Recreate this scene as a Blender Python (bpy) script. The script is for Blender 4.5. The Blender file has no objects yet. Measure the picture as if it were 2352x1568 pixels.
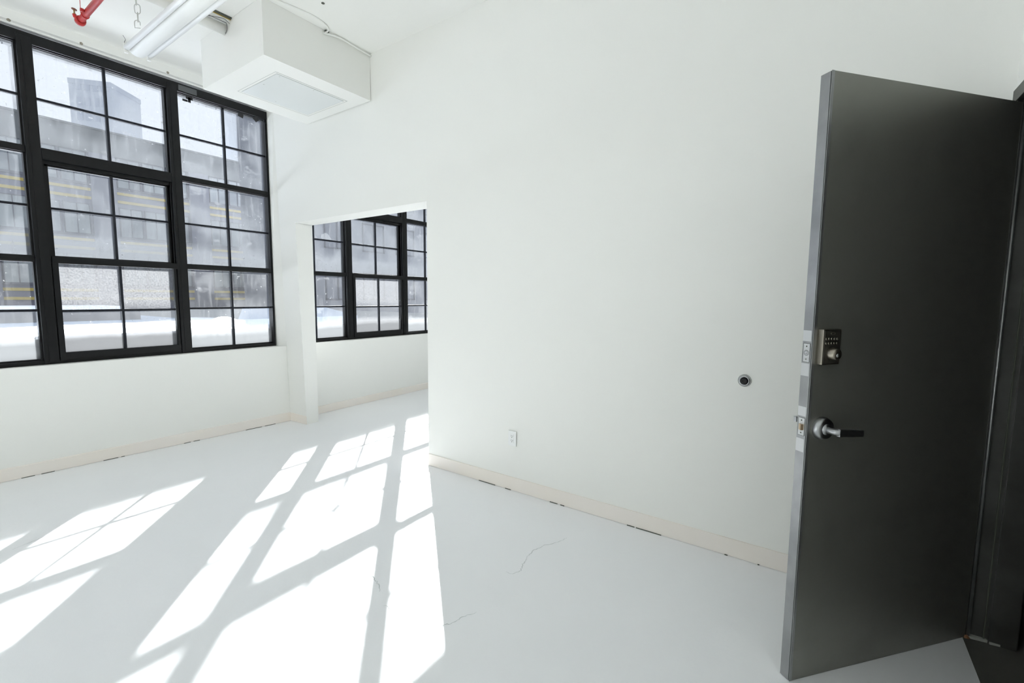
import bpy, bmesh, math, random
from mathutils import Vector, Matrix
random.seed(7)
S = bpy.context.scene
COL = S.collection

# ------------------------------------------------------------------ camera
FPX, YAW, PITCH, ROLL = 1049.563, 0.605370239, 0.0959419494, 0.00778010505
cd = bpy.data.cameras.new('camera'); cam = bpy.data.objects.new('camera', cd); COL.objects.link(cam)
cd.sensor_width = 36.0; cd.lens = FPX * 36.0 / 2352.0; cd.clip_start = 0.02; cd.clip_end = 400
f_ = Vector((math.cos(YAW)*math.cos(PITCH), math.sin(YAW)*math.cos(PITCH), -math.sin(PITCH)))
r_ = Vector((math.sin(YAW), -math.cos(YAW), 0.0)); u_ = r_.cross(f_)
c_, s_ = math.cos(ROLL), math.sin(ROLL)
r2 = r_*c_ + u_*s_; u2 = u_*c_ - r_*s_
cam.matrix_world = Matrix(((r2.x, u2.x, -f_.x, 0.0), (r2.y, u2.y, -f_.y, 0.0), (r2.z, u2.z, -f_.z, 1.5), (0, 0, 0, 1)))
S.camera = cam

# ------------------------------------------------------------------ sky, sun, exposure
w = bpy.data.worlds.new('sky'); S.world = w; w.use_nodes = True
bg = w.node_tree.nodes['Background']; bg.inputs[0].default_value = (0.90, 0.94, 1.0, 1); bg.inputs[1].default_value = 1.08
AZ, EL = math.radians(46.5), math.radians(31.0)
sd = bpy.data.lights.new('sun', 'SUN'); sd.energy = 63.0; sd.angle = math.radians(0.65); sd.color = (1.0, 0.985, 0.95)
sun = bpy.data.objects.new('sun', sd); COL.objects.link(sun); sun.location = (20, 22, 20)
tosun = Vector((math.cos(EL)*math.cos(AZ), math.cos(EL)*math.sin(AZ), math.sin(EL)))
sun.rotation_euler = tosun.to_track_quat('Z', 'Y').to_euler()
vs = S.view_settings; vs.view_transform = 'Standard'; vs.look = 'None'; vs.gamma = 1.0; vs.use_curve_mapping = False
vs.exposure = 0.0
S.cycles.max_bounces = 20; S.cycles.diffuse_bounces = 14; S.cycles.transparent_max_bounces = 16; S.cycles.sample_clamp_indirect = 8.0

# ------------------------------------------------------------------ materials
def mat(name, col, rough=0.6, metal=0.0, spec=0.5, noise=None, bump=None):
    m = bpy.data.materials.new(name); m.use_nodes = True
    nt = m.node_tree; b = nt.nodes['Principled BSDF']
    b.inputs['Base Color'].default_value = (*col, 1); b.inputs['Roughness'].default_value = rough
    b.inputs['Metallic'].default_value = metal; b.inputs['Specular IOR Level'].default_value = spec
    tc = nt.nodes.new('ShaderNodeTexCoord')
    if noise:                                  # (scale, second colour, low, high)
        n = nt.nodes.new('ShaderNodeTexNoise'); n.inputs['Scale'].default_value = noise[0]; n.inputs['Detail'].default_value = 5
        nt.links.new(tc.outputs['Object'], n.inputs['Vector'])
        r = nt.nodes.new('ShaderNodeValToRGB'); r.color_ramp.elements[0].position = noise[2]; r.color_ramp.elements[1].position = noise[3]
        r.color_ramp.elements[0].color = (*col, 1); r.color_ramp.elements[1].color = (*noise[1], 1)
        nt.links.new(n.outputs['Fac'], r.inputs['Fac']); nt.links.new(r.outputs['Color'], b.inputs['Base Color'])
    if bump:                                   # (scale, strength, distance)
        n = nt.nodes.new('ShaderNodeTexNoise'); n.inputs['Scale'].default_value = bump[0]; n.inputs['Detail'].default_value = 4
        nt.links.new(tc.outputs['Object'], n.inputs['Vector'])
        bn = nt.nodes.new('ShaderNodeBump'); bn.inputs['Strength'].default_value = bump[1]; bn.inputs['Distance'].default_value = bump[2]
        nt.links.new(n.outputs['Fac'], bn.inputs['Height']); nt.links.new(bn.outputs['Normal'], b.inputs['Normal'])
    return m

M_WALL = mat('white_wall_paint', (0.860, 0.862, 0.834), 0.7, noise=(1.3, (0.854, 0.856, 0.829), .4, .6), bump=(9, .12, .01))
M_CEIL = mat('white_ceiling_paint', (0.850, 0.852, 0.826), 0.8, bump=(5, .2, .02))
M_FLOOR = mat('pale_grey_floor_paint', (0.870, 0.880, 0.902), 0.34, spec=0.45, noise=(2.2, (0.856, 0.867, 0.890), .35, .7), bump=(22, .16, .006))
M_BASE = mat('cream_baseboard_paint', (0.87, 0.815, 0.755), 0.6, noise=(3.0, (0.87, 0.82, 0.775), .4, .6))
M_CRACK = mat('crack_grey', (0.52, 0.55, 0.56), 0.7)
M_GAP = mat('dark_gap', (0.10, 0.11, 0.09), 0.9)
M_FRAME = mat('black_window_paint', (0.0045, 0.005, 0.006), 0.36, spec=0.3, noise=(14, (0.008, 0.0085, 0.009), .5, .75))
M_FRAME2 = mat('dark_muntin_paint', (0.010, 0.012, 0.019), 0.42, spec=0.3)
M_TAPE = mat('black_tape', (0.015, 0.015, 0.018), 0.6)
M_GTAPE = mat('grey_tape', (0.09, 0.095, 0.10), 0.45)
M_WHITE = mat('white_enamel', (0.84, 0.845, 0.82), 0.4)
M_SHELL = mat('white_plastic', (0.84, 0.85, 0.85), 0.3)
M_RED = mat('red_pipe_paint', (0.50, 0.018, 0.015), 0.32, noise=(11, (0.38, 0.015, 0.012), .4, .7))
M_BRASS = mat('old_brass', (0.42, 0.30, 0.13), 0.4, metal=0.9)
M_BROWN = mat('worn_handle_paint', (0.22, 0.09, 0.06), 0.5, metal=0.3)
M_ZINC = mat('dull_chain_wire', (0.62, 0.63, 0.61), 0.45, metal=0.6)
M_WIRE = mat('grey_wire', (0.22, 0.22, 0.23), 0.6)
M_STEEL = mat('dark_raw_steel', (0.27, 0.27, 0.245), 0.44, metal=0.72, noise=(4.2, (0.25, 0.25, 0.228), .52, .70), bump=(3, .05, .01))
M_JAMB = mat('dark_frame_steel', (0.16, 0.16, 0.155), 0.42, metal=0.8, noise=(5, (0.11, 0.11, 0.105), .4, .7))
M_EDGE = mat('bright_edge_steel', (0.37, 0.375, 0.38), 0.38, metal=0.85, noise=(6, (0.30, 0.305, 0.31), .4, .6))
M_PATCH = mat('cleaned_steel', (0.58, 0.59, 0.595), 0.45, metal=0.7)
M_SATIN = mat('satin_chrome', (0.42, 0.43, 0.44), 0.28, metal=1.0)
M_NICKEL = mat('satin_nickel', (0.34, 0.31, 0.26), 0.32, metal=1.0)
M_NICKELD = mat('dark_nickel_face', (0.10, 0.092, 0.08), 0.4, metal=0.8)
M_RUB = mat('black_rubber', (0.015, 0.015, 0.017), 0.6)
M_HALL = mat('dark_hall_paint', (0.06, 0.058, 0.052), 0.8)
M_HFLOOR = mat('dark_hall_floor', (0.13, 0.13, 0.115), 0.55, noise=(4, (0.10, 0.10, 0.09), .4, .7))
M_FAC = mat('lavender_grey_facade', (0.15, 0.155, 0.20), 0.8, noise=(.35, (0.17, 0.175, 0.22), .4, .65))
M_PIER = mat('pale_pier_paint', (0.175, 0.18, 0.22), 0.8, noise=(.5, (0.16, 0.165, 0.20), .4, .65))
M_TOPW = mat('grey_parapet_wall', (0.12, 0.128, 0.132), 0.85, noise=(.4, (0.15, 0.156, 0.16), .4, .65))
M_YEL = mat('yellow_band_paint', (0.46, 0.36, 0.09), 0.7)
M_PANE = mat('pale_far_pane', (0.30, 0.33, 0.34), 0.35, noise=(.3, (0.20, 0.22, 0.24), .4, .6))  # reflected sky is put into the pale pane colour
M_FSASH = mat('far_sash_grey', (0.10, 0.105, 0.13), 0.7)
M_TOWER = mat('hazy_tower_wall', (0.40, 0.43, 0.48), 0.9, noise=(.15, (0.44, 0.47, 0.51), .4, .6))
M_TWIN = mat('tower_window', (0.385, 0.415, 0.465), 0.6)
M_SIDE = mat('slate_grey_wall', (0.20, 0.21, 0.245), 0.85, noise=(.5, (0.25, 0.26, 0.29), .4, .65))
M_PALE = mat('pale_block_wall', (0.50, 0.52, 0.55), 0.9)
M_SNOW = mat('snow', (0.86, 0.90, 0.97), 0.8, bump=(1.5, .3, .08))
M_SNOWB = mat('shade_blue_snow', (0.56, 0.63, 0.74), 0.8, bump=(1.2, .3, .08))  # blue-grey of snow lying in shade, put into the base colour
M_BULK = mat('grey_brick', (0.20, 0.20, 0.21), 0.9, noise=(1.5, (0.27, 0.27, 0.28), .4, .7))
M_ROOFW = mat('grey_roof_wall', (0.34, 0.35, 0.36), 0.9, noise=(1.5, (0.40, 0.41, 0.42), .4, .7))
M_GROUND = mat('grey_street', (0.12, 0.12, 0.13), 0.9)

def glass_mat(name, base, streak, frost_bottom, frost_top=0.0, grit=0.0, tlc=(.135, .145, .158)):
    """clear pane with dirt film: fac = how much of the pane is dirt"""
    m = bpy.data.materials.new(name); m.use_nodes = True; nt = m.node_tree; N = nt.nodes; L = nt.links
    N.remove(N['Principled BSDF']); out = N['Material Output']
    tc = N.new('ShaderNodeTexCoord'); geo = tc.outputs['Object']
    def noise(sc, det, scl, src=geo):
        mp = N.new('ShaderNodeMapping'); mp.inputs['Scale'].default_value = scl; L.new(src, mp.inputs['Vector'])
        n = N.new('ShaderNodeTexNoise'); n.inputs['Scale'].default_value = sc; n.inputs['Detail'].default_value = det
        L.new(mp.outputs[0], n.inputs['Vector']); return n.outputs['Fac']
    def rng(v, a, b, c, d, smooth=True):
        r = N.new('ShaderNodeMapRange'); r.interpolation_type = 'SMOOTHSTEP' if smooth else 'LINEAR'
        for i, x in enumerate((a, b, c, d)): r.inputs[i+1].default_value = x
        L.new(v, r.inputs[0]); return r.outputs[0]
    def op(o, a, b):
        n = N.new('ShaderNodeMath'); n.operation = o
        for i, x in enumerate((a, b)):
            if isinstance(x, (int, float)): n.inputs[i].default_value = x
            else: L.new(x, n.inputs[i])
        return n.outputs[0]
    big = rng(noise(2.6, 5, (1, 1, 1)), .38, .68, 0, streak)
    run = rng(noise(9, 3, (3, 3, .35)), .5, .8, 0, streak*.7)
    wip = rng(noise(4, 8, (1, 1, 1.6)), .60, .68, 0, streak*1.1)
    spk = rng(noise(38, 2, (1, 1, 1)), .70, .76, 0, .45)
    tot = op('ADD', op('ADD', op('ADD', base, big), op('ADD', run, wip)), spk)
    sep = N.new('ShaderNodeSeparateXYZ'); L.new(tc.outputs['Generated'], sep.inputs[0]); z = sep.outputs['Z']
    tot = op('ADD', tot, rng(z, .10, .31, frost_bottom, 0))
    if frost_top: tot = op('ADD', tot, rng(z, .45, .62, 0, frost_top))
    if grit: tot = op('ADD', tot, op('MULTIPLY', rng(z, .35, .62, 0, grit), rng(noise(70, 3, (1, 1, 1)), .35, .65, 0, 1)))
    tot = op('MINIMUM', tot, .9)
    tr = N.new('ShaderNodeBsdfTransparent'); tr.inputs[0].default_value = (.93, .95, .97, 1)
    gl = N.new('ShaderNodeBsdfGlossy'); gl.inputs['Roughness'].default_value = .03
    fr = N.new('ShaderNodeFresnel'); fr.inputs[0].default_value = 1.3
    g = N.new('ShaderNodeMixShader'); L.new(op('MULTIPLY', fr.outputs[0], .6), g.inputs[0]); L.new(tr.outputs[0], g.inputs[1]); L.new(gl.outputs[0], g.inputs[2])
    tl = N.new('ShaderNodeBsdfTranslucent'); tl.inputs[0].default_value = (*tlc, 1)
    df = N.new('ShaderNodeBsdfDiffuse'); df.inputs[0].default_value = (.26, .27, .285, 1)
    d = N.new('ShaderNodeMixShader'); d.inputs[0].default_value = .3; L.new(tl.outputs[0], d.inputs[1]); L.new(df.outputs[0], d.inputs[2])
    mx = N.new('ShaderNodeMixShader'); L.new(tot, mx.inputs[0]); L.new(g.outputs[0], mx.inputs[1]); L.new(d.outputs[0], mx.inputs[2])
    L.new(mx.outputs[0], out.inputs['Surface'])
    return m
G_TOP = glass_mat('dirty_glass_top', .035, .20, .13)
G_MID = glass_mat('dirty_glass_mid', .08, .26, .26)
G_LOW = glass_mat('frosted_glass_low', .04, .12, .84, tlc=(.235, .245, .255))
G_SUP = glass_mat('sash_glass_upper', .13, .16, .34)
G_SLO = glass_mat('sash_glass_lower', .06, .07, .84, .16, .22, tlc=(.185, .19, .198))

# ------------------------------------------------------------------ mesh helpers
class MB:
    def __init__(self): self.bm = bmesh.new()
    def hexa(self, p):                                        # 8 corners: bottom 4 ccw, top 4 ccw
        v = [self.bm.verts.new(q) for q in p]
        for f in ((3, 2, 1, 0), (4, 5, 6, 7), (0, 1, 5, 4), (1, 2, 6, 5), (2, 3, 7, 6), (3, 0, 4, 7)):
            self.bm.faces.new([v[i] for i in f])
        return self
    def box(self, x0, x1, y0, y1, z0, z1, bev=0.0):
        t = bmesh.new()
        v = [t.verts.new(q) for q in ((x0, y0, z0), (x1, y0, z0), (x1, y1, z0), (x0, y1, z0), (x0, y0, z1), (x1, y0, z1), (x1, y1, z1), (x0, y1, z1))]
        for f in ((3, 2, 1, 0), (4, 5, 6, 7), (0, 1, 5, 4), (1, 2, 6, 5), (2, 3, 7, 6), (3, 0, 4, 7)): t.faces.new([v[i] for i in f])
        if bev: bmesh.ops.bevel(t, geom=t.edges[:], offset=bev, segments=2, profile=.7, affect='EDGES')
        self.merge(t); return self
    def merge(self, t):
        me = bpy.data.meshes.new('t'); t.to_mesh(me); t.free(); self.bm.from_mesh(me); bpy.data.meshes.remove(me)
    def prism(self, pts, z0, z1):                             # plan polygon, ccw
        a = [self.bm.verts.new((x, y, z0)) for x, y in pts]; b = [self.bm.verts.new((x, y, z1)) for x, y in pts]
        n = len(pts); self.bm.faces.new(a[::-1]); self.bm.faces.new(b)
        for i in range(n): self.bm.faces.new((a[i], a[(i+1) % n], b[(i+1) % n], b[i]))
        return self
    def tube(self, path, r, seg=14, cap=True, closed=False):
        P = [Vector(p) for p in path]; n = len(P); rings = []
        rr = r if isinstance(r, (list, tuple)) else [r]*n
        prev = None
        for i, p in enumerate(P):
            if closed: t = (P[(i+1) % n] - P[i-1]).normalized()
            else: t = (P[min(i+1, n-1)] - P[max(i-1, 0)]).normalized()
            if prev is None:
                a = Vector((0, 0, 1)) if abs(t.z) < .9 else Vector((1, 0, 0)); prev = t.cross(a).normalized()
            prev = (prev - t*prev.dot(t)).normalized(); q = t.cross(prev)
            rings.append([self.bm.verts.new(p + (prev*math.cos(2*math.pi*k/seg) + q*math.sin(2*math.pi*k/seg))*rr[i]) for k in range(seg)])
        m = n if closed else n-1
        for i in range(m):
            A, B = rings[i], rings[(i+1) % n]
            for k in range(seg):
                f = self.bm.faces.new((A[k], A[(k+1) % seg], B[(k+1) % seg], B[k])); f.smooth = True
        if cap and not closed: self.bm.faces.new(rings[0][::-1]); self.bm.faces.new(rings[-1])
        return self
    def lathe(self, prof, origin, axis, seg=40):              # prof: (distance along axis, radius)
        o = Vector(origin); ax = Vector(axis).normalized()
        a = Vector((0, 0, 1)) if abs(ax.z) < .9 else Vector((1, 0, 0)); p = ax.cross(a).normalized(); q = ax.cross(p)
        rings = []
        for d, r in prof:
            if r < 1e-6: rings.append([self.bm.verts.new(o + ax*d)])
            else: rings.append([self.bm.verts.new(o + ax*d + (p*math.cos(2*math.pi*k/seg) + q*math.sin(2*math.pi*k/seg))*r) for k in range(seg)])
        for A, B in zip(rings, rings[1:]):
            for k in range(seg):
                k2 = (k+1) % seg
                if len(A) == 1 and len(B) == 1: continue
                if len(A) == 1: f = self.bm.faces.new((A[0], B[k], B[k2]))
                elif len(B) == 1: f = self.bm.faces.new((A[k], A[k2], B[0]))
                else: f = self.bm.faces.new((A[k], A[k2], B[k2], B[k]))
                f.smooth = True
        return self
    def build(self, name, m, parent=None, smooth=None):
        bmesh.ops.recalc_face_normals(self.bm, faces=self.bm.faces[:])
        me = bpy.data.meshes.new(name); self.bm.to_mesh(me); self.bm.free()
        me.materials.append(m)
        o = bpy.data.objects.new(name, me); COL.objects.link(o)
        if parent: o.parent = parent
        if smooth is not None: me.set_sharp_from_angle(angle=math.radians(smooth))
        return o
def struct(name, mb, m, label=None):
    o = mb.build(name, m); o['kind'] = 'structure'
    if label: o['label'] = label
    return o
def tag(o, label, cat, group=None):
    o['label'] = label; o['category'] = cat
    if group: o['group'] = group
    return o
def thing(name, loc=(0, 0, 0), rz=0.0):
    o = bpy.data.objects.new(name, None); COL.objects.link(o); o.location = loc; o.rotation_euler = (0, 0, rz)
    o.empty_display_size = .1; return o

CZ = 3.69
# ------------------------------------------------------------------ room shell
fl = struct('floor', MB().box(-4.1, 9, -0.58, 5.6, -.12, 0), M_FLOOR, 'pale grey painted concrete floor with hairline cracks')
def ribbon(pts, wd, z=0.0006):
    mb = MB(); bm = mb.bm; P = []
    for (a, b) in zip(pts, pts[1:]):                          # jitter between the given points
        for k in range(6):
            t = k/6; P.append(Vector((a[0]+(b[0]-a[0])*t + random.uniform(-.006, .006), a[1]+(b[1]-a[1])*t + random.uniform(-.006, .006), 0)))
    P.append(Vector((*pts[-1], 0))); L = []; R = []
    for i, p in enumerate(P):
        t = (P[min(i+1, len(P)-1)] - P[max(i-1, 0)]).normalized(); nrm = Vector((-t.y, t.x, 0))
        ww = wd*random.uniform(.4, 1.1)*(1 - abs(2*i/(len(P)-1)-1)**4*.7)
        L.append(bm.verts.new(p + nrm*ww/2 + Vector((0, 0, z)))); R.append(bm.verts.new(p - nrm*ww/2 + Vector((0, 0, z))))
    for i in range(len(P)-1): bm.faces.new((L[i], R[i], R[i+1], L[i+1]))
    return mb
for pts, wd in (([(1.029, 3.79), (.951, 3.825), (.876, 3.905), (.77, 3.934), (.655, 3.938), (.541, 3.908), (.434, 3.864)], .006),
                ([(1.447, 2.161), (1.481, 2.08), (1.489, 2.004), (1.486, 1.915), (1.47, 1.86), (1.43, 1.80)], .005),
                ([(1.373, 1.697), (1.378, 1.616), (1.385, 1.511), (1.394, 1.441), (1.419, 1.377), (1.447, 1.366), (1.477, 1.342), (1.53, 1.33), (1.60, 1.30)], .0045),
                ([(2.461, 1.268), (2.381, 1.288), (2.303, 1.338), (2.217, 1.36), (2.131, 1.357), (2.053, 1.337), (2.0, 1.313), (1.949, 1.337), (1.941, 1.372)], .004)):
    ribbon(pts, wd).build('floor_crack', M_CRACK, fl)

# window wall: parapet under the windows, piers between them, lintel above
def pf(x): return 5.35 - .0318*(x-.57) if x < 2.95 else 5.275 + .0375*(x-2.95)
mb = MB()
for a, b in ((-4.1, 2.93), (2.93, 9)):
    ya, yb = pf(a), pf(b)
    mb.hexa([(a, ya, -.1), (b, yb, -.1), (b, 5.62, -.1), (a, 5.62, -.1), (a, ya-.02, .905), (b, yb-.0, .905), (b, 5.62, .905), (a, 5.62, .905)])
for a, b in ((-4.1, -3.30), (-.44, .0), (2.86, 2.962), (5.82, 5.93), (8.79, 9)): mb.box(a, b, 5.43, 5.505, .905, 3.60)
mb.box(-4.1, 9, 5.40, 5.56, 3.60, CZ+.05)
mb.box(-4.1, 9, 5.355, 5.47, 3.612, CZ+.05)
struct('wall_left', mb, M_WALL, 'white window wall with parapet below the black windows')
for cx, cz_ in ((.86, 3.595), (1.28, 3.585+.02), (1.90, 3.61)):
    MB().lathe([(0, 0), (0, .013), (.003, .009), (.003, 0)], (cx, 5.356, cz_+.012), (0, -1, 0), 7).build('paint_chip', mat('chip_grey', (.30, .27, .22), .9), bpy.data.objects['wall_left'])
mb = MB()
mb.hexa([(2.832, -.6, -.1), (3.095, -.6, -.1), (3.095, 2.87, -.1), (2.851, 2.87, -.1), (2.862, -.6, CZ+.02), (3.095, -.6, CZ+.02), (3.095, 2.87, CZ+.02), (2.856, 2.87, CZ+.02)])
mb.hexa([(2.854, 2.87, 2.308), (3.095, 2.87, 2.308), (3.095, 4.95, 2.308), (2.885, 4.95, 2.308), (2.856, 2.87, CZ+.02), (3.095, 2.87, CZ+.02), (3.095, 4.95, CZ+.02), (2.86, 4.95, CZ+.02)])
mb.hexa([(2.942, 4.94, -.1), (3.095, 4.954, -.1), (3.095, 5.29, -.1), (2.934, 5.27, -.1), (2.885, 4.94, 2.308), (3.095, 4.954, 2.308), (3.095, 5.29, 2.308), (2.885, 5.27, 2.308)])
mb.hexa([(2.885, 4.94, 2.308), (3.095, 4.94, 2.308), (3.095, 5.27, 2.308), (2.885, 5.27, 2.308), (2.86, 4.94, CZ+.02), (3.095, 4.94, CZ+.02), (3.095, 5.27, CZ+.02), (2.86, 5.27, CZ+.02)])
mb.hexa([(2.934, 5.27, .905), (3.095, 5.27, .905), (3.095, 5.44, .905), (2.862, 5.44, .905), (2.86, 5.27, CZ+.02), (3.095, 5.27, CZ+.02), (3.095, 5.44, CZ+.02), (2.86, 5.44, CZ+.02)])
struct('wall_right', mb, M_WALL, 'long white wall with a square opening into the next room')
mb = MB()
mb.box(2.80, 3.1, -.70, -.59, -.1, CZ+.02); mb.box(-4.1, 1.70, -.70, -.59, -.1, CZ+.02); mb.box(1.70, 2.80, -.70, -.59, 2.36, CZ+.02)
struct('wall_back', mb, M_WALL, 'white wall beside and above the steel door')
struct('wall_far', MB().box(-4.2, -4.05, -.8, 5.6, -.1, CZ+.05), M_WALL)
mb = MB(); mb.box(8.9, 9.05, -.8, 5.6, -.1, CZ+.05); mb.box(3.09, 9.0, -.75, -.6, -.1, CZ+.05)
struct('wall_next_room', mb, M_WALL)
ce = struct('ceiling', MB().box(-4.2, 9.1, -.7, 5.58, CZ, CZ+.25), M_CEIL, 'white painted ceiling slab')
MB().lathe([(0, 0), (.0, .012), (.006, .012), (.006, 0)], (2.19, 3.266, CZ-.004), (0, 0, 1), 12).build('anchor_hole', M_GAP, ce)
# hallway
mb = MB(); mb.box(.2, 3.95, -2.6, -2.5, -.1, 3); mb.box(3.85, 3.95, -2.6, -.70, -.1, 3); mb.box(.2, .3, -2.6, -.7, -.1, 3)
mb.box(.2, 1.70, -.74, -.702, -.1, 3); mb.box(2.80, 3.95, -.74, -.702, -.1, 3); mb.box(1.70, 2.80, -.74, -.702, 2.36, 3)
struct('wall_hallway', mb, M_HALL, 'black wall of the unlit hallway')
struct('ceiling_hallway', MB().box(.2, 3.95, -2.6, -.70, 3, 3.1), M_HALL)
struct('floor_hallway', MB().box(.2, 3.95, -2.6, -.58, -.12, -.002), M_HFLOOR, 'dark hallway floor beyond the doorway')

# baseboards with dark gaps where they leave the floor
bb = MB(); bb.hexa([(2.822, -.59, .002), (2.84, -.59, .002), (2.86, 2.872, .002), (2.842, 2.872, .002), (2.824, -.59, .105), (2.84, -.59, .105), (2.86, 2.872, .105), (2.844, 2.872, .105)])
b1 = struct('baseboard_right', bb, M_BASE, 'cream baseboard along the long white wall')
def xB(y): return 2.821 + .0058*(y+.59)
for a, b in ((2.284, 2.116), (2.017, 1.963), (1.61, 1.546), (1.521, 1.49), (1.018, .967), (.956, .792), (.42, .404), (.247, .238)):
    MB().hexa([(xB(b)-.003, b, 0), (xB(b)+.01, b, 0), (xB(a)+.01, a, 0), (xB(a)-.003, a, 0), (xB(b)-.003, b, .005), (xB(b)+.01, b, .005), (xB(a)+.01, a, .005), (xB(a)-.003, a, .005)]).build('floor_gap', M_GAP, b1)
bb = MB(); a, b = -4.0, 2.93
bb.hexa([(a, pf(a)-.014, .002), (b, pf(b)-.014, .002), (b, pf(b)+.01, .002), (a, pf(a)+.01, .002), (a, pf(a)-.014, .100), (b, pf(b)-.014, .100), (b, pf(b)+.01, .105), (a, pf(a)+.01, .105)])
b2 = struct('baseboard_left', bb, M_BASE, 'cream baseboard along the window wall')
for a, b in ((.688, .765), (.803, .883), (1.199, 1.303), (1.325, 1.349), (1.821, 1.88), (1.906, 1.962), (2.412, 2.585), (2.618, 2.739)):
    ya, yb = pf(a)-.017, pf(b)-.017
    MB().hexa([(a, ya, 0), (b, yb, 0), (b, yb+.01, 0), (a, ya+.01, 0), (a, ya, .005), (b, yb, .005), (b, yb+.01, .005), (a, ya+.01, .005)]).build('floor_gap', M_GAP, b2)
bb = MB().hexa([(2.934, 4.945, .002), (2.95, 4.945, .002), (2.945, 5.27, .002), (2.925, 5.27, .002), (2.934, 4.945, .100), (2.95, 4.945, .104), (2.945, 5.27, .104), (2.925, 5.27, .100)])
struct('baseboard_stub', bb, M_BASE, 'short cream baseboard on the narrow pier left of the opening')
bb = MB(); a, b = 3.095, 8.9
bb.hexa([(a, pf(a)-.014, .002), (b, pf(b)-.014, .002), (b, pf(b)+.01, .002), (a, pf(a)+.01, .002), (a, pf(a)-.014, .095), (b, pf(b)-.014, .095), (b, pf(b)+.01, .10), (a, pf(a)+.01, .10)])
struct('baseboard_next_room', bb, M_BASE, 'cream baseboard in the next room')

# ------------------------------------------------------------------ windows
def window(name, x0, label):
    r = thing(name, (x0, 5.42, .905)); r['kind'] = 'structure'; r['label'] = label
    def P(mb, nm, m, par=r):                                  # geometry is written in world x offset from x0, y from 5.42, z from .905
        for v in mb.bm.verts: v.co.y -= 5.42; v.co.z -= .905
        return mb.build(nm, m, par)
    W = 2.86
    f = MB()
    f.box(0, W, 5.40, 5.50, 3.495, 3.577, .003); f.box(0, W, 5.445, 5.505, 3.484, 3.50, .002); f.box(0, W, 5.425, 5.46, 3.488, 3.499, .001)
    f.box(0, W, 5.405, 5.50, .907, .938, .003); f.box(0, W, 5.44, 5.50, .93, .952, .002)
    f.box(0, .018, 5.41, 5.50, .91, 3.57, .002); f.box(W-.020, W, 5.41, 5.50, .91, 3.57, .002); f.box(W-.014, W-.002, 5.402, 5.42, .91, 3.50, .001)
    P(f, 'window_frame', M_FRAME)
    for a, b in ((.895, .985), (1.892, 1.983)):
        m = MB(); m.box(a, b, 5.395, 5.50, .915, 3.55, .004); m.box(a+.028, a+.034, 5.391, 5.40, .93, 3.52); m.box(a-.012, a+.004, 5.43, 5.49, .93, 3.50, .001); m.box(b-.004, b+.006, 5.43, 5.49, .93, 3.50, .001)
        P(m, 'mullion', M_FRAME)
    def lights(a, b, z0, z1, gm, zm, par, y=5.46, yy=5.44):
        P(MB().box(a, b, y, y+.005, z0, z1), 'pane', gm, par)
        xc = (a+b)/2; m = MB(); m.box(xc-.0095, xc+.0095, yy, yy+.03, z0, z1, .002); m.box(a, b, yy+.002, yy+.028, zm-.010, zm+.010, .002)
        P(m, 'muntin', M_FRAME2, par)
    for a, b in ((.018, .893), (1.985, 2.842)):
        for z0, z1 in ((2.633, 2.692), (1.762, 1.816)):
            t = MB(); t.box(a, b, 5.405, 5.49, z0+.006, z1, .003); t.box(a, b, 5.43, 5.485, z0, z0+.012, .001)
            P(t, 'transom', M_FRAME)
        lights(a, b, 2.690, 3.495, G_TOP, 3.091, r); lights(a, b, 1.815, 2.635, G_MID, 2.223, r); lights(a, b, .950, 1.764, G_LOW, 1.362, r)
    a, b = .987, 1.890
    t = MB(); t.box(a, b, 5.395, 5.49, 2.604, 2.694, .004); t.box(a+.01, b-.01, 5.43, 5.49, 2.575, 2.610, .002); P(t, 'transom', M_FRAME)
    lights(a, b, 2.694, 3.495, G_TOP, 3.091, r)
    # side tracks of the sliding sashes
    t = MB(); t.box(a-.003, a+.010, 5.42, 5.49, .93, 2.60, .001); t.box(b-.010, b+.003, 5.42, 5.49, .93, 2.60, .001); P(t, 'sash_track', M_FRAME)
    up = MB(); x1, x2 = 1.0, 1.882
    up.box(x1, x1+.026, 5.455, 5.495, 1.78, 2.60, .002); up.box(x2-.022, x2, 5.455, 5.495, 1.78, 2.60, .002)
    up.box(x1, x2, 5.455, 5.495, 2.562, 2.60, .002); up.box(x1, x2, 5.455, 5.495, 1.78, 1.824, .002)
    u = P(up, 'upper_sash', M_FRAME)
    lights(x1+.026, x2-.022, 1.822, 2.564, G_SUP, 2.220, u, 5.475, 5.462)
    lo = MB(); x1, x2 = .998, 1.888
    lo.box(x1, x1+.030, 5.405, 5.45, .935, 1.80, .003); lo.box(x2-.024, x2, 5.405, 5.45, .935, 1.80, .003)
    lo.box(x1-.004, x2+.012, 5.395, 5.452, 1.758, 1.813, .003); lo.box(x1, x2, 5.400, 5.45, .935, .998, .003)
    lo.box(x1+.0, x1+.09, 5.397, 5.41, 1.811, 1.818, .001); lo.box(x1-.006, x1+.03, 5.388, 5.40, .930, 1.76, .001)
    l = P(lo, 'lower_sash', M_FRAME)
    lights(x1+.030, x2-.024, .996, 1.760, G_SLO, 1.355, l, 5.43, 5.415)
    return r
window('window_1', 0.0, 'large black factory window of three bays in the near room')
window('window_2', 2.96, 'black factory window seen through the opening in the next room')
window('window_3', -3.30, 'black factory window further left')
window('window_4', 5.93, 'black factory window further right in the next room')

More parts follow.
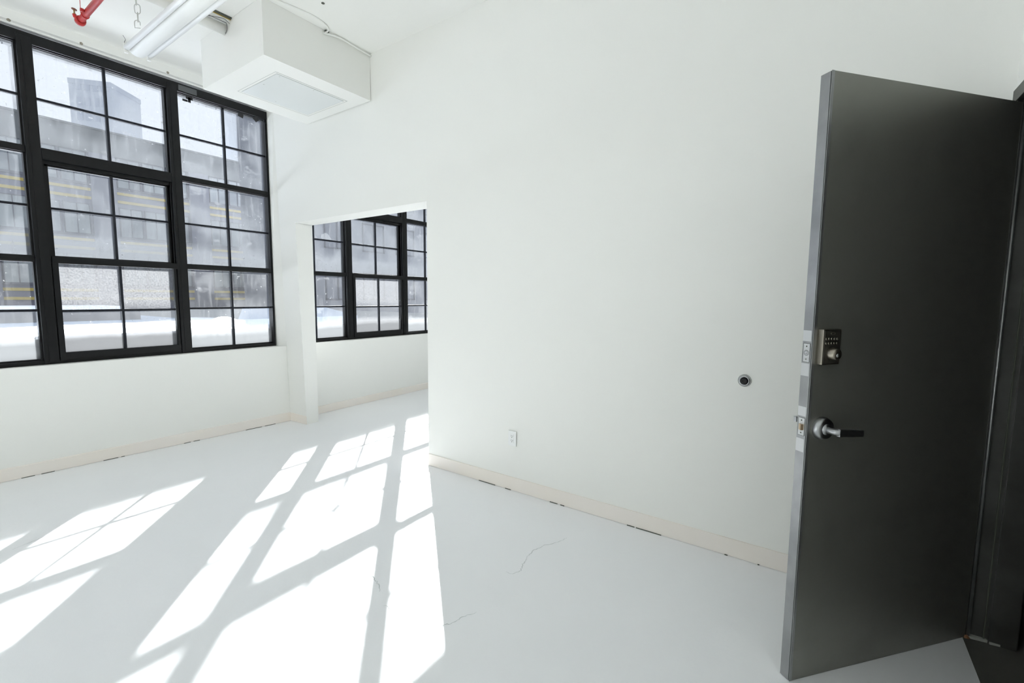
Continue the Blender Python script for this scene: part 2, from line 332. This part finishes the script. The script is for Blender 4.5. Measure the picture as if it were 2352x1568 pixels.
# tape scraps on the head of window 1
def tape(x, z, sz, rot, label, m=M_TAPE, y=5.396, fold=False, wd=None):
    mb = MB(); c, s = math.cos(rot), math.sin(rot); wd = wd or sz
    q = [(-wd/2, -sz/2), (wd/2, -sz/2), (wd/2, sz/2), (-wd/2, sz/2)]
    q = [(x + a*c - b*s, z + a*s + b*c) for a, b in q]
    mb.hexa([(q[0][0], y, q[0][1]), (q[1][0], y, q[1][1]), (q[1][0], y+.003, q[1][1]), (q[0][0], y+.003, q[0][1]), (q[3][0], y, q[3][1]), (q[2][0], y, q[2][1]), (q[2][0], y+.003, q[2][1]), (q[3][0], y+.003, q[3][1])])
    if fold: mb.box(x-.06, x-.015, y, y+.003, z-.05, z-.03); mb.box(x-.012, x+.012, y, y+.003, z-.05, z)
    return tag(mb.build('tape_scrap', m), label, 'tape')
tape(2.075, 3.535, .052, .0, 'strip of grey tape across the black window head, left end of the right bay', M_GTAPE, wd=.16)
tape(2.085, 3.468, .045, .0, 'folded black tape scrap hanging under the grey tape strip', fold=True, wd=.06)
tape(2.575, 3.458, .055, -.25, 'black tape scrap hanging from the window head, left of the diamond-shaped one')
tape(2.735, 3.462, .050, .75, 'diamond-shaped black tape scrap nearest the right corner of the window head')

# ------------------------------------------------------------------ bulkhead box with access panel
bx = thing('bulkhead_box', (2.37, 4.1, 3.285))
MB().box(1.890-2.37, 2.8575-2.37, 3.575-4.1, 4.602-4.1, 0, CZ-3.285-.001).build('body', M_WALL, bx)
p0, p1, q0, q1 = 2.076-2.37, 2.742-2.37, 3.760-4.1, 4.390-4.1
g = MB()
for a in (0, .022):
    g.box(p0+a, p1-a, q0+a, q0+a+.003, -.0015, .002); g.box(p0+a, p0+a+.0015, q0+a, q1-a, -.0012, .002)
    g.box(p0+a, p1-a, q1-a-.0015, q1-a, -.0012, .002); g.box(p1-a-.0015, p1-a, q0+a, q1-a, -.0012, .002)
g.build('panel_seam', mat('seam_grey', (.42, .44, .43), .8), bx)
pn = MB().box(p0+.026, p1-.026, q0+.028, q1-.026, -.003, .002, .001).build('access_panel', mat('glossy_panel_paint', (.72, .745, .74), .28), bx)
for a, b in ((.06, .05), (.06, .30), (.36, .05), (.30, .56)): MB().lathe([(0, 0), (0, .006), (.002, .006), (.002, 0)], (p0+a, q0+b, -.004), (0, 0, 1), 10).build('screw', M_ZINC, pn)
tag(bx, 'white boxed-in bulkhead with a recessed access panel, hanging from ceiling by the wall', 'bulkhead')

# white cables along the ceiling edge
def bez(P, n=8):
    out = []; P = [Vector(p) for p in P]
    for i in range(len(P)-1):
        a, b = P[i], P[i+1]; ta = (P[i+1]-P[max(i-1, 0)])/2; tb = (P[min(i+2, len(P)-1)]-P[i])/2
        for k in range(n):
            t = k/n; h = (2*t**3-3*t**2+1, t**3-2*t**2+t, -2*t**3+3*t**2, t**3-t**2); out.append(a*h[0]+ta*h[1]+b*h[2]+tb*h[3])
    out.append(P[-1]); return out
tag(MB().tube(bez([(1.5, 3.52, CZ-.006), (1.964, 3.51, CZ-.006), (2.046, 3.496, CZ-.006), (2.157, 3.473, CZ-.006), (2.26, 3.468, CZ-.006), (2.358, 3.49, CZ-.008), (2.41, 3.535, CZ-.012), (2.395, 3.560, CZ-.03)]), .0065, 10).build('ceiling_cable', M_WHITE),
    'white cable bowing across the ceiling away from the bulkhead, left of the clip', 'cable')
tag(MB().tube(bez([(2.385, 3.560, CZ-.035), (2.45, 3.555, CZ-.022), (2.53, 3.55, CZ-.012), (2.62, 3.552, CZ-.014), (2.72, 3.555, CZ-.018), (2.86, 3.56, CZ-.02)]), .0075, 10).build('ceiling_cable', M_WHITE),
    'white cable sagging along the top edge of the bulkhead to the wall corner', 'cable')
cl = MB().box(2.395, 2.43, 3.548, 3.566, CZ-.016, CZ-.008, .002)
tag(cl.build('cable_clip', M_GAP), 'dark cable clip on the ceiling edge where the two white cables meet', 'clip')

# ------------------------------------------------------------------ fluorescent fixture
FX, FY, FZ = 1.442, 4.62, 3.40
fx = thing('ceiling_light', (FX, FY-1.22, FZ))
L2 = 1.22
MB().box(-.034, .034, -L2, L2, .0, .050, .003).build('channel', M_WHITE, fx)
cv = MB(); arc = [(.054*math.cos(t), -.034*math.sin(t)) for t in [math.pi*k/14 for k in range(15)]]
A_ = [cv.bm.verts.new((x, -L2, z+.004)) for x, z in arc]; B_ = [cv.bm.verts.new((x, L2, z+.004)) for x, z in arc]
for k in range(14): f = cv.bm.faces.new((A_[k], A_[k+1], B_[k+1], B_[k])); f.smooth = True
cv.bm.faces.new(A_); cv.bm.faces.new(B_[::-1]); cv.bm.faces.new((A_[0], B_[0], B_[14], A_[14]))
cv.build('channel_cover', M_WHITE, fx)
for s in (-1, 1):
    MB().tube([(s*.074, -L2+.02, .005), (s*.074, L2-.02, .005)], .019, 20).build('tube_lamp', M_SHELL, fx)
    for e in (-1, 1):
        h = MB(); h.box(s*.074-.014, s*.074+.014, e*L2-.012, e*L2+.012, -.030, .040, .006); h.box(min(s*.03, s*.074), max(s*.03, s*.074), e*L2-.008, e*L2+.008, .0, .03, .002)
        h.build('lamp_holder', M_WHITE, fx)
MB().tube(bez([(-.06, L2+.01, .02), (-.078, L2+.012, .05), (-.07, L2+.012, .075), (-.085, L2+.01, .10)]), .0018, 6).build('tie_wire', M_WIRE, fx)
tag(fx, 'white twin-tube fluorescent strip light hanging under the ceiling beside the red pipe', 'light')
ch = thing('hanging_chain', (1.325, 4.215, 3.395))
zz = .0; k = 0
CX, CY = .0, .0
while zz < CZ-3.395-.01:
    Lk, Wd = .066, .026; z1 = min(zz+Lk, CZ-3.395); ring = []
    for i in range(20):
        t = 2*math.pi*i/20; a = math.cos(t)*Wd/2; b = math.sin(t); b = (abs(b)**.45)*(1 if b >= 0 else -1)*(z1-zz)/2
        ring.append((CX+(a if k % 2 == 0 else 0)+.006*math.sin(k), CY-(a if k % 2 == 0 else 0) + (a if k % 2 else 0)*.5, (zz+z1)/2+b))
    if k == 0: MB().tube([q for i, q in enumerate(ring) if not 12 <= i <= 18], .0028, 8).build('chain_link', M_ZINC, ch)
    else: MB().tube(ring, .0028, 8, closed=True).build('chain_link', M_ZINC, ch)
    zz += Lk-.010; k += 1
tag(ch, 'thin steel jack chain hanging from the ceiling above the fluorescent light', 'chain')

# white conduit into the bulkhead, slot in the ceiling, wires
tag(MB().tube([(1.30, 4.155, 3.635), (1.889, 4.155, 3.635)], .040, 24).build('conduit_pipe', M_WHITE), 'white painted pipe running from behind the light into the bulkhead side', 'pipe')
sl = thing('ceiling_slot', (1.66, 4.03, CZ))
MB().box(-.24, .228, .0, .018, -.010, -.0005).build('dark_slot', M_GAP, sl)
MB().box(-.24, .228, .018, .026, -.016, -.0005).build('brass_strip', mat('gold_strip', (.62, .48, .16), .35, metal=.6), sl)
tag(sl, 'dark narrow slot with a gold edge strip in the ceiling beside the bulkhead', 'slot')
tag(MB().tube(bez([(1.55, 4.11, 3.67), (1.72, 4.09, 3.660), (1.80, 4.10, 3.665), (1.885, 4.115, 3.672)]), .0028, 6).build('grey_wire', M_WIRE), 'straight grey wire lying along the top of the white pipe', 'wire')
tag(MB().tube(bez([(1.66, 4.098, 3.655), (1.72, 4.08, 3.645), (1.78, 4.065, 3.655), (1.84, 4.055, 3.665), (1.887, 4.07, 3.655)]), .0026, 6).build('grey_wire', M_WIRE), 'curly grey wire crossing between the ceiling slot and the white pipe', 'wire')
tag(MB().tube(bez([(1.884, 4.11, 3.665), (1.882, 4.10, 3.64), (1.883, 4.11, 3.615), (1.880, 4.13, 3.595)]), .0026, 6).build('grey_wire', M_WIRE), 'loose grey wire end hanging against the bulkhead side round the pipe', 'wire')

# ------------------------------------------------------------------ red sprinkler pipe
rp = thing('sprinkler_pipe', (1.118, 4.66, 3.50))
MB().tube([(0, .0, 0), (0, -7.0, 0)], .033, 28).build('pipe', M_RED, rp)
MB().lathe([(.030, 0), (.030, .040), (.022, .050), (.0, .052), (-.03, .049), (-.036, .036), (-.036, .033)], (0, 0, 0), (0, 1, 0)).build('end_cap', M_RED, rp)
MB().lathe([(-.006, .033), (-.006, .039), (.006, .039), (.006, .033)], (0, -.20, 0), (0, 1, 0)).build('coupling_ring', M_RED, rp)
MB().lathe([(.001, .034), (.001, .0375), (.005, .0375), (.005, .034)], (0, -.195, 0), (0, 1, 0)).build('ring_groove', M_GAP, rp)
MB().tube([(-.030, -.02, .005), (-.050, -.015, .022), (-.052, -.015, .045)], [.018, .018, .020], 16).build('outlet_elbow', M_RED, rp)
vv = MB().lathe([(0, .014), (.008, .014), (.010, .008), (.035, .007), (.04, .009), (.052, .005)], (-.052, -.015, .045), (0, 0, 1), 18).build('drain_valve', M_BRASS, rp)
MB().lathe([(0, .004), (0, .024), (.004, .027), (.009, .024), (.009, .004)], (-.052, -.015, .096), (.2, 0, 1), 20).build('valve_handle', M_BROWN, vv)
MB().tube([(-.036, -.19, .0), (-.036, -.19, .306)], .003, 8).build('hanger_rod', M_RED, rp)
MB().lathe([(0, 0), (0, .020), (.03, .020), (.035, .012), (.035, 0)], (-.066, -.30, .0), (1, 0, 0), 18).build('side_plug', M_RED, rp)
rp.scale = (.62, .62, .62)
tag(rp, 'red sprinkler pipe with a brass drain valve at its capped end, under the ceiling', 'pipe')

# ------------------------------------------------------------------ wall outlet and door bumper
ou = thing('wall_outlet', (2.843, 1.956, .415))
MB().box(-.006, .002, -.036, .036, -.058, .058, .002).build('cover_plate', M_SHELL, ou)
ins = MB().box(-.008, -.004, -.0165, .0165, -.034, .034, .001).build('receptacle', M_SHELL, ou)
h = MB()
for z in (.016, -.018):
    for y in (-.0065, .0065): h.box(-.0086, -.0070, y-.0015, y+.0015, z, z+.009)
    h.lathe([(0, 0), (0, .0032), (.001, .0032), (.001, 0)], (-.0087, 0, z-.007), (1, 0, 0), 12)
h.build('socket_slot', M_GAP, ins)
tag(ou, 'white duplex outlet low on the long white wall', 'outlet')
st = thing('door_bumper', (2.853, .369, 1.043))
MB().lathe([(0, .036), (.006, .036), (.016, .031), (.022, .026), (.022, .021), (.012, .017), (.012, 0)], (0, 0, 0), (-1, 0, 0)).build('metal_cup', M_SATIN, st)
MB().lathe([(.010, .016), (.028, .0155), (.030, .012), (.024, .009), (.024, 0)], (0, 0, 0), (-1, 0, 0)).build('rubber_stop', M_RUB, st)
tag(st, 'round metal wall bumper with black rubber centre on the white wall by the door', 'door stop')

# ------------------------------------------------------------------ steel door, open
DA = math.atan2(-.650201, .759762)
dr = thing('door_1', (1.999, .042, .002), DA); dr['kind'] = 'structure'; dr['label'] = 'open dark raw-steel door with lever and keypad lock'
DW, DH, DT = .972, 2.292, .043
MB().box(.006, DW, .0, DT, 0, DH, .0015).build('door_leaf', M_STEEL, dr)
MB().box(.0, .0045, .004, DT, 0, DH-.001, .001).build('latch_edge', M_EDGE, dr)
MB().box(.0, .012, -.0008, .0012, 0, DH, .0004).build('skin_lip', M_EDGE, dr)
MB().box(.004, .0075, .0, .003, .0, DH).build('edge_groove', M_GAP, dr)
for z0, z1 in ((1.345, 1.385), (1.215, 1.262), (1.062, 1.098), (.925, .975)): MB().box(-.0006, .001, .008, DT-.001, z0, z1).build('cleaned_patch', M_PATCH, dr)
# faceplates on the edge
for zc, hh, nm in ((1.302, .034, 'deadbolt_plate'), (1.022, .033, 'latch_plate')):
    pl = MB().box(-.0018, .002, .010, .036, zc-hh, zc+hh, .0006).build(nm, M_PATCH, dr)
    MB().box(-.0022, -.0016, .0092, .0368, zc-hh-.0012, zc-hh-.0002).box(-.0022, -.0016, .0092, .0368, zc+hh+.0002, zc+hh+.0012).box(-.0022, -.0016, .0088, .0096, zc-hh, zc+hh).box(-.0022, -.0016, .0362, .037, zc-hh, zc+hh).build('plate_outline', M_GAP, pl)
    for q in (-.024, .024): MB().lathe([(0, 0), (0, .0028), (.0006, .0028), (.0006, 0)], (-.0022, .023, zc+q), (1, 0, 0), 12).build('screw', M_GAP, pl)
    if nm == 'deadbolt_plate':
        MB().lathe([(0, .0095), (.0012, .0088), (.0012, .0035), (-.003, .003), (-.003, 0)], (-.0022, .023, zc), (-1, 0, 0), 24).build('bolt', M_SATIN, pl)
        MB().lathe([(0, .0105), (.0002, .0097)], (-.0023, .023, zc), (-1, 0, 0), 24).build('bolt_ring', M_GAP, pl)
    else:
        MB().hexa([(-.013, .015, zc-.012), (-.002, .013, zc-.012), (-.002, .031, zc-.012), (-.005, .031, zc-.012), (-.013, .015, zc+.010), (-.002, .013, zc+.010), (-.002, .031, zc+.010), (-.005, .031, zc+.010)]).build('latch_bolt', mat('worn_brass', (.55, .42, .28), .35, metal=.9), pl)
# keypad lock
kp = MB().box(.018, .100, -.026, .0, 1.262, 1.392, .005).build('keypad_lock', M_NICKEL, dr)
MB().box(.0225, .0955, -.0272, -.0255, 1.2665, 1.3875, .001).build('lock_face', M_NICKELD, kp)
def ringshape(cx, cz, rx, rz, y=-.0285, r=.0008, n=20):
    return MB().tube([(cx+rx*math.cos(2*math.pi*i/n), y, cz+rz*math.sin(2*math.pi*i/n)) for i in range(n)], r, 6, closed=True)
for row, z in enumerate((1.358, 1.342)):
    for c in range(5):
        MB().lathe([(0, 0), (.0018, .0040), (0, .0046)], (.030+c*.0125, -.0272, z-.001), (0, -1, 0), 14).build('key_button', M_NICKEL, kp)
ringshape(.057, 1.3765, .0095, .0038).build('badge_outline', M_NICKEL, kp)
kn = MB().lathe([(0, .023), (.004, .0235), (.024, .0205), (.027, .018), (.027, 0)], (.057, -.026, 1.303), (0, -1, 0)).build('lock_cylinder', M_NICKEL, kp)
MB().lathe([(0, .0075), (.0015, .007), (.0015, .0)], (.058, -.053, 1.299), (0, -1, 0), 18).build('key_plug', M_SATIN, kn)
MB().box(.0573, .0587, -.0552, -.054, 1.2945, 1.3035).build('keyway', M_GAP, kn)
# lever
lv = MB().lathe([(0, .043), (.010, .043), (.020, .039), (.024, .034), (.024, 0)], (.066, 0, 1.018), (0, -1, 0), 48).build('lever_rose', M_SATIN, dr)
MB().lathe([(0, .021), (.006, .0195), (.006, .0)], (.066, -.024, 1.018), (0, -1, 0), 32).build('rose_collar', M_SATIN, lv)
MB().tube(bez([(.066, -.026, 1.018), (.067, -.050, 1.018), (.070, -.060, 1.018), (.076, -.065, 1.018)], 6), .0125, 18).build('lever_neck', M_SATIN, lv)
MB().hexa([(.070, -.074, 1.004), (.181, -.074, .997), (.181, -.061, .997), (.070, -.061, 1.004), (.070, -.074, 1.031), (.181, -.074, 1.021), (.181, -.061, 1.021), (.070, -.061, 1.031)]).build('lever_handle', M_SATIN, lv)
# inside lever, its end just shows behind the edge
il = MB().lathe([(0, .040), (.010, .040), (.022, .034), (.022, 0)], (.066, DT, 1.026), (0, 1, 0), 32).build('inner_rose', M_SATIN, dr)
MB().tube([(.066, DT+.02, 1.026), (.066, DT+.060, 1.026)], .011, 16).build('inner_neck', M_SATIN, il)
MB().box(.050, .165, DT+.052, DT+.066, 1.016, 1.038, .004).build('inner_handle', M_SATIN, il)
# hinge
MB().tube([(DW+.008, -.004, .0), (DW+.008, -.004, DH)], .0065, 12).build('hinge_barrel', M_EDGE, dr)
MB().box(DW-.004, DW+.006, -.001, .002, 0, DH).build('hinge_leaf', M_JAMB, dr)

# steel door frame
tr = MB()
tr.box(2.752, 2.80, -.580, -.575, 0, 2.36, .001)                         # room-side face of the hinge jamb
tr.box(2.757, 2.80, -.715, -.575, 0, 2.36, .001)                         # rabbet
tr.box(2.744, 2.80, -.750, -.665, 0, 2.345, .001)                        # stop
tr.box(2.752, 2.84, -.755, -.745, 0, 2.40, .001)
tr.box(1.70, 2.80, -.755, -.570, 2.310, 2.362, .001); tr.box(1.70, 2.80, -.750, -.665, 2.29, 2.312, .001)
tr.box(1.70, 1.748, -.755, -.575, 0, 2.36, .001)
fr = struct('trim_1', tr, M_JAMB, 'dark steel door frame at the right edge')
MB().box(2.750, 2.7575, -.652, -.648, .01, 2.30).build('frame_groove', M_GAP, fr)
MB().prism([(2.735, -.598), (2.765, -.592), (2.770, -.655), (2.745, -.662)], 0, .012).prism([(2.738, -.668), (2.77, -.662), (2.775, -.72), (2.748, -.724)], 0, .010).build('mortar_lump', mat('broken_mortar', (.42, .43, .40), .9, bump=(60, .6, .01)), fr)
MB().lathe([(0, 0), (0, .018), (.012, .012), (.016, 0)], (2.745, -.592, .0), (0, 0, 1), 9).build('rust_crumb', mat('rust', (.24, .12, .06), .9, bump=(80, .8, .01)), fr)

# ------------------------------------------------------------------ outside: facade across the street
fb = thing('factory_building', (15, 50, -12))
def O(mb, nm, m, par, dx=15, dy=50, dz=-12):
    for v in mb.bm.verts: v.co.x -= dx; v.co.y -= dy; v.co.z -= dz
    return mb.build(nm, m, par)
O(MB().box(-9.2, 46, 50.0, 62, -12, 12.9), 'wall', M_FAC, fb)
O(MB().box(-9.2, 46, 49.85, 62, 12.9, 14.85), 'parapet', M_TOPW, fb)
O(MB().box(-9.2, 46, 49.75, 50.1, 14.75, 14.9), 'coping', M_TOPW, fb)
for k in range(-2, 6):
    O(MB().box(4.8+7*k, 6.42+7*k, 49.7, 50.05, -12, 12.9), 'pier', M_PIER, fb)
floors = (2.28, 6.35, 10.42)
for k in range(-1, 5):
    xa, xb = 6.42+7*(k-0), 11.8+7*k
    for zb in floors + (-1.8,):
        for dz in (-.46, -1.14):
            if zb+dz > -.5: O(MB().box(xa, xb, 49.93, 50.03, zb+dz-.10, zb+dz+.12), 'yellow_band', M_YEL, fb)
        O(MB().box(xa, xb, 49.88, 50.02, zb-.12, zb+.0), 'window_sill', M_FSASH, fb)
    for zb in floors:
        for j in range(3):
            a = xa+.12+j*(xb-xa-.1)/3; b = a+(xb-xa-.1)/3-.14
            f = MB(); t = .07
            f.box(a, b, 49.90, 50.02, zb, zb+t).box(a, b, 49.90, 50.02, zb+2.46-t, zb+2.46).box(a, a+t, 49.90, 50.02, zb, zb+2.46).box(b-t, b, 49.90, 50.02, zb, zb+2.46)
            f.box((a+b)/2-.03, (a+b)/2+.03, 49.90, 50.02, zb, zb+2.46).box(a, b, 49.90, 50.02, zb+1.75, zb+1.83)
            wf = O(f, 'window_frame', M_FSASH, fb)
            O(MB().box(a+.03, b-.03, 49.95, 49.99, zb+.03, zb+2.42), 'pane', M_PANE, wf)
tag(fb, 'long grey factory building with paired yellow bands across the way', 'building')
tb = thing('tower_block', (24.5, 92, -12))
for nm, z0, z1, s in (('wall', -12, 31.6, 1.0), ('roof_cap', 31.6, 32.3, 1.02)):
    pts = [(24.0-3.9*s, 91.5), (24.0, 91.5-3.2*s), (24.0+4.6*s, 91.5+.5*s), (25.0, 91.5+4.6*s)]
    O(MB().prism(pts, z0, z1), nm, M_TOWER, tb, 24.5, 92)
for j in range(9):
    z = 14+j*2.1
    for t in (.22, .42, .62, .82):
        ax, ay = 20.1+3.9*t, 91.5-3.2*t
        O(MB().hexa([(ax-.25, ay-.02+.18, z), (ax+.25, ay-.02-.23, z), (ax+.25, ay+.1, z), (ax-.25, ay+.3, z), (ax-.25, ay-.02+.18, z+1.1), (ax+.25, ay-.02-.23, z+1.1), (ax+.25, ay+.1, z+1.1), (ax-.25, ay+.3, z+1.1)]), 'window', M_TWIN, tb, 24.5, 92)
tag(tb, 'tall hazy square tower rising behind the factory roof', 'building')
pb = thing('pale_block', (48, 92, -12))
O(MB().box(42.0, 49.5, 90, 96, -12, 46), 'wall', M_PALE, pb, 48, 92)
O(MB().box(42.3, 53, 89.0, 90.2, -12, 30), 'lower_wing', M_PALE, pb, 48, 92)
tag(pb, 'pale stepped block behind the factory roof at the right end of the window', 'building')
# grey building to the right, added and sized to cast shade on the neighbouring roof
sb = thing('grey_side_building', (28, 36, -12))
O(MB().box(20.6, 44, 33, 44, -12, 18.4), 'wall', M_SIDE, sb, 28, 36)
for i in range(6):
    for j in range(4):
        x, z = 21.6+i*3.6, 1.2+j*4.1
        wf = O(MB().box(x, x+2.3, 32.94, 33.05, z, z+.1).box(x, x+2.3, 32.94, 33.05, z+2.3, z+2.4).box(x, x+.1, 32.94, 33.05, z, z+2.4).box(x+2.2, x+2.3, 32.94, 33.05, z, z+2.4).box(x+1.1, x+1.2, 32.94, 33.05, z, z+2.4), 'window_frame', M_FSASH, sb, 28, 36)
        O(MB().box(x+.05, x+2.25, 32.97, 33.02, z+.05, z+2.35), 'pane', M_PANE, wf)
tag(sb, 'slate grey building filling the view through the window of the next room', 'building')
# neighbouring low roof
lr = thing('low_roof_building', (5, 14, -12))
O(MB().box(-8, 5.5, 12.9, 30, -12, .72), 'wall', M_ROOFW, lr, 5, 14)
O(MB().box(5.5, 16, 12.9, 30, -12, .70), 'rear_wall', M_ROOFW, lr, 5, 14)
def sheet(near, far, z0, zn, zf):
    mb = MB(); n = len(near)
    for i in range(n-1):
        (a, b), (c, d) = (near[i], near[i+1]), (far[i], far[i+1])
        mb.hexa([(a[0], a[1], z0), (b[0], b[1], z0), (d[0], d[1], z0), (c[0], c[1], z0), (a[0], a[1], zn), (b[0], b[1], zn), (d[0], d[1], zf), (c[0], c[1], zf)])
    return mb
near = [(-8, 9.0), (1.09, 8.99), (1.69, 8.85), (2.94, 8.70), (3.54, 8.78), (4.24, 9.80), (4.76, 10.2)]
far = [(-8, 11.4), (1.41, 11.5), (2.28, 11.82), (3.43, 11.9), (5.03, 13.7), (5.3, 13.2), (5.30, 11.4)]
O(sheet(near, far, -12, .875, .875), 'front_wall', M_ROOFW, lr, 5, 14)
O(sheet(near, far, .870, .92, .92), 'snow_bank', M_SNOW, lr, 5, 14)
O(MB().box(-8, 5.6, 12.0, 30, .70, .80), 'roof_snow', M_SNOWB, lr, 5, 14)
d = MB(); bm = d.bm
for i in range(13):
    row = []
    for j in range(13):
        x, y = i/12*2-1, j/12*2-1; rr = math.hypot(x, y); z = max(0, math.cos(min(rr, 1)*math.pi/2))**1.3
        bm.verts.new((4.52+x*.46+y*.12, 10.6+y*.9, .84+z*.21))
bm.verts.ensure_lookup_table()
for i in range(12):
    for j in range(12):
        f = bm.faces.new((bm.verts[i*13+j], bm.verts[(i+1)*13+j], bm.verts[(i+1)*13+j+1], bm.verts[i*13+j+1])); f.smooth = True
O(d, 'snow_drift', M_SNOW, lr, 5, 14)
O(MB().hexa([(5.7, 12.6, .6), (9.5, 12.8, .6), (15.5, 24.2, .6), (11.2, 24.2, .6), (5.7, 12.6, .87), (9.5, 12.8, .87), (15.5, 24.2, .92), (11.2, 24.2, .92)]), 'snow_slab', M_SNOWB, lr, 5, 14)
tag(lr, 'low neighbouring roof deep in snow just outside the windows', 'building')
bk = thing('roof_shed', (0, 16.5, .8))
O(MB().box(-8, 4.65, 16, 17.5, .8, 1.10), 'wall', M_BULK, bk, 0, 16.5, .8)
O(MB().box(-8, 4.2, 15.95, 17.5, 1.10, 1.19), 'snow_cap', M_SNOW, bk, 0, 16.5, .8)
tag(bk, 'low dark brick roof shed with a thin snow cap on the neighbouring roof', 'shed')
struct('ground_outside', MB().box(-60, 120, 5.7, 160, -12.4, -12), M_GROUND, 'snowy street ground below')
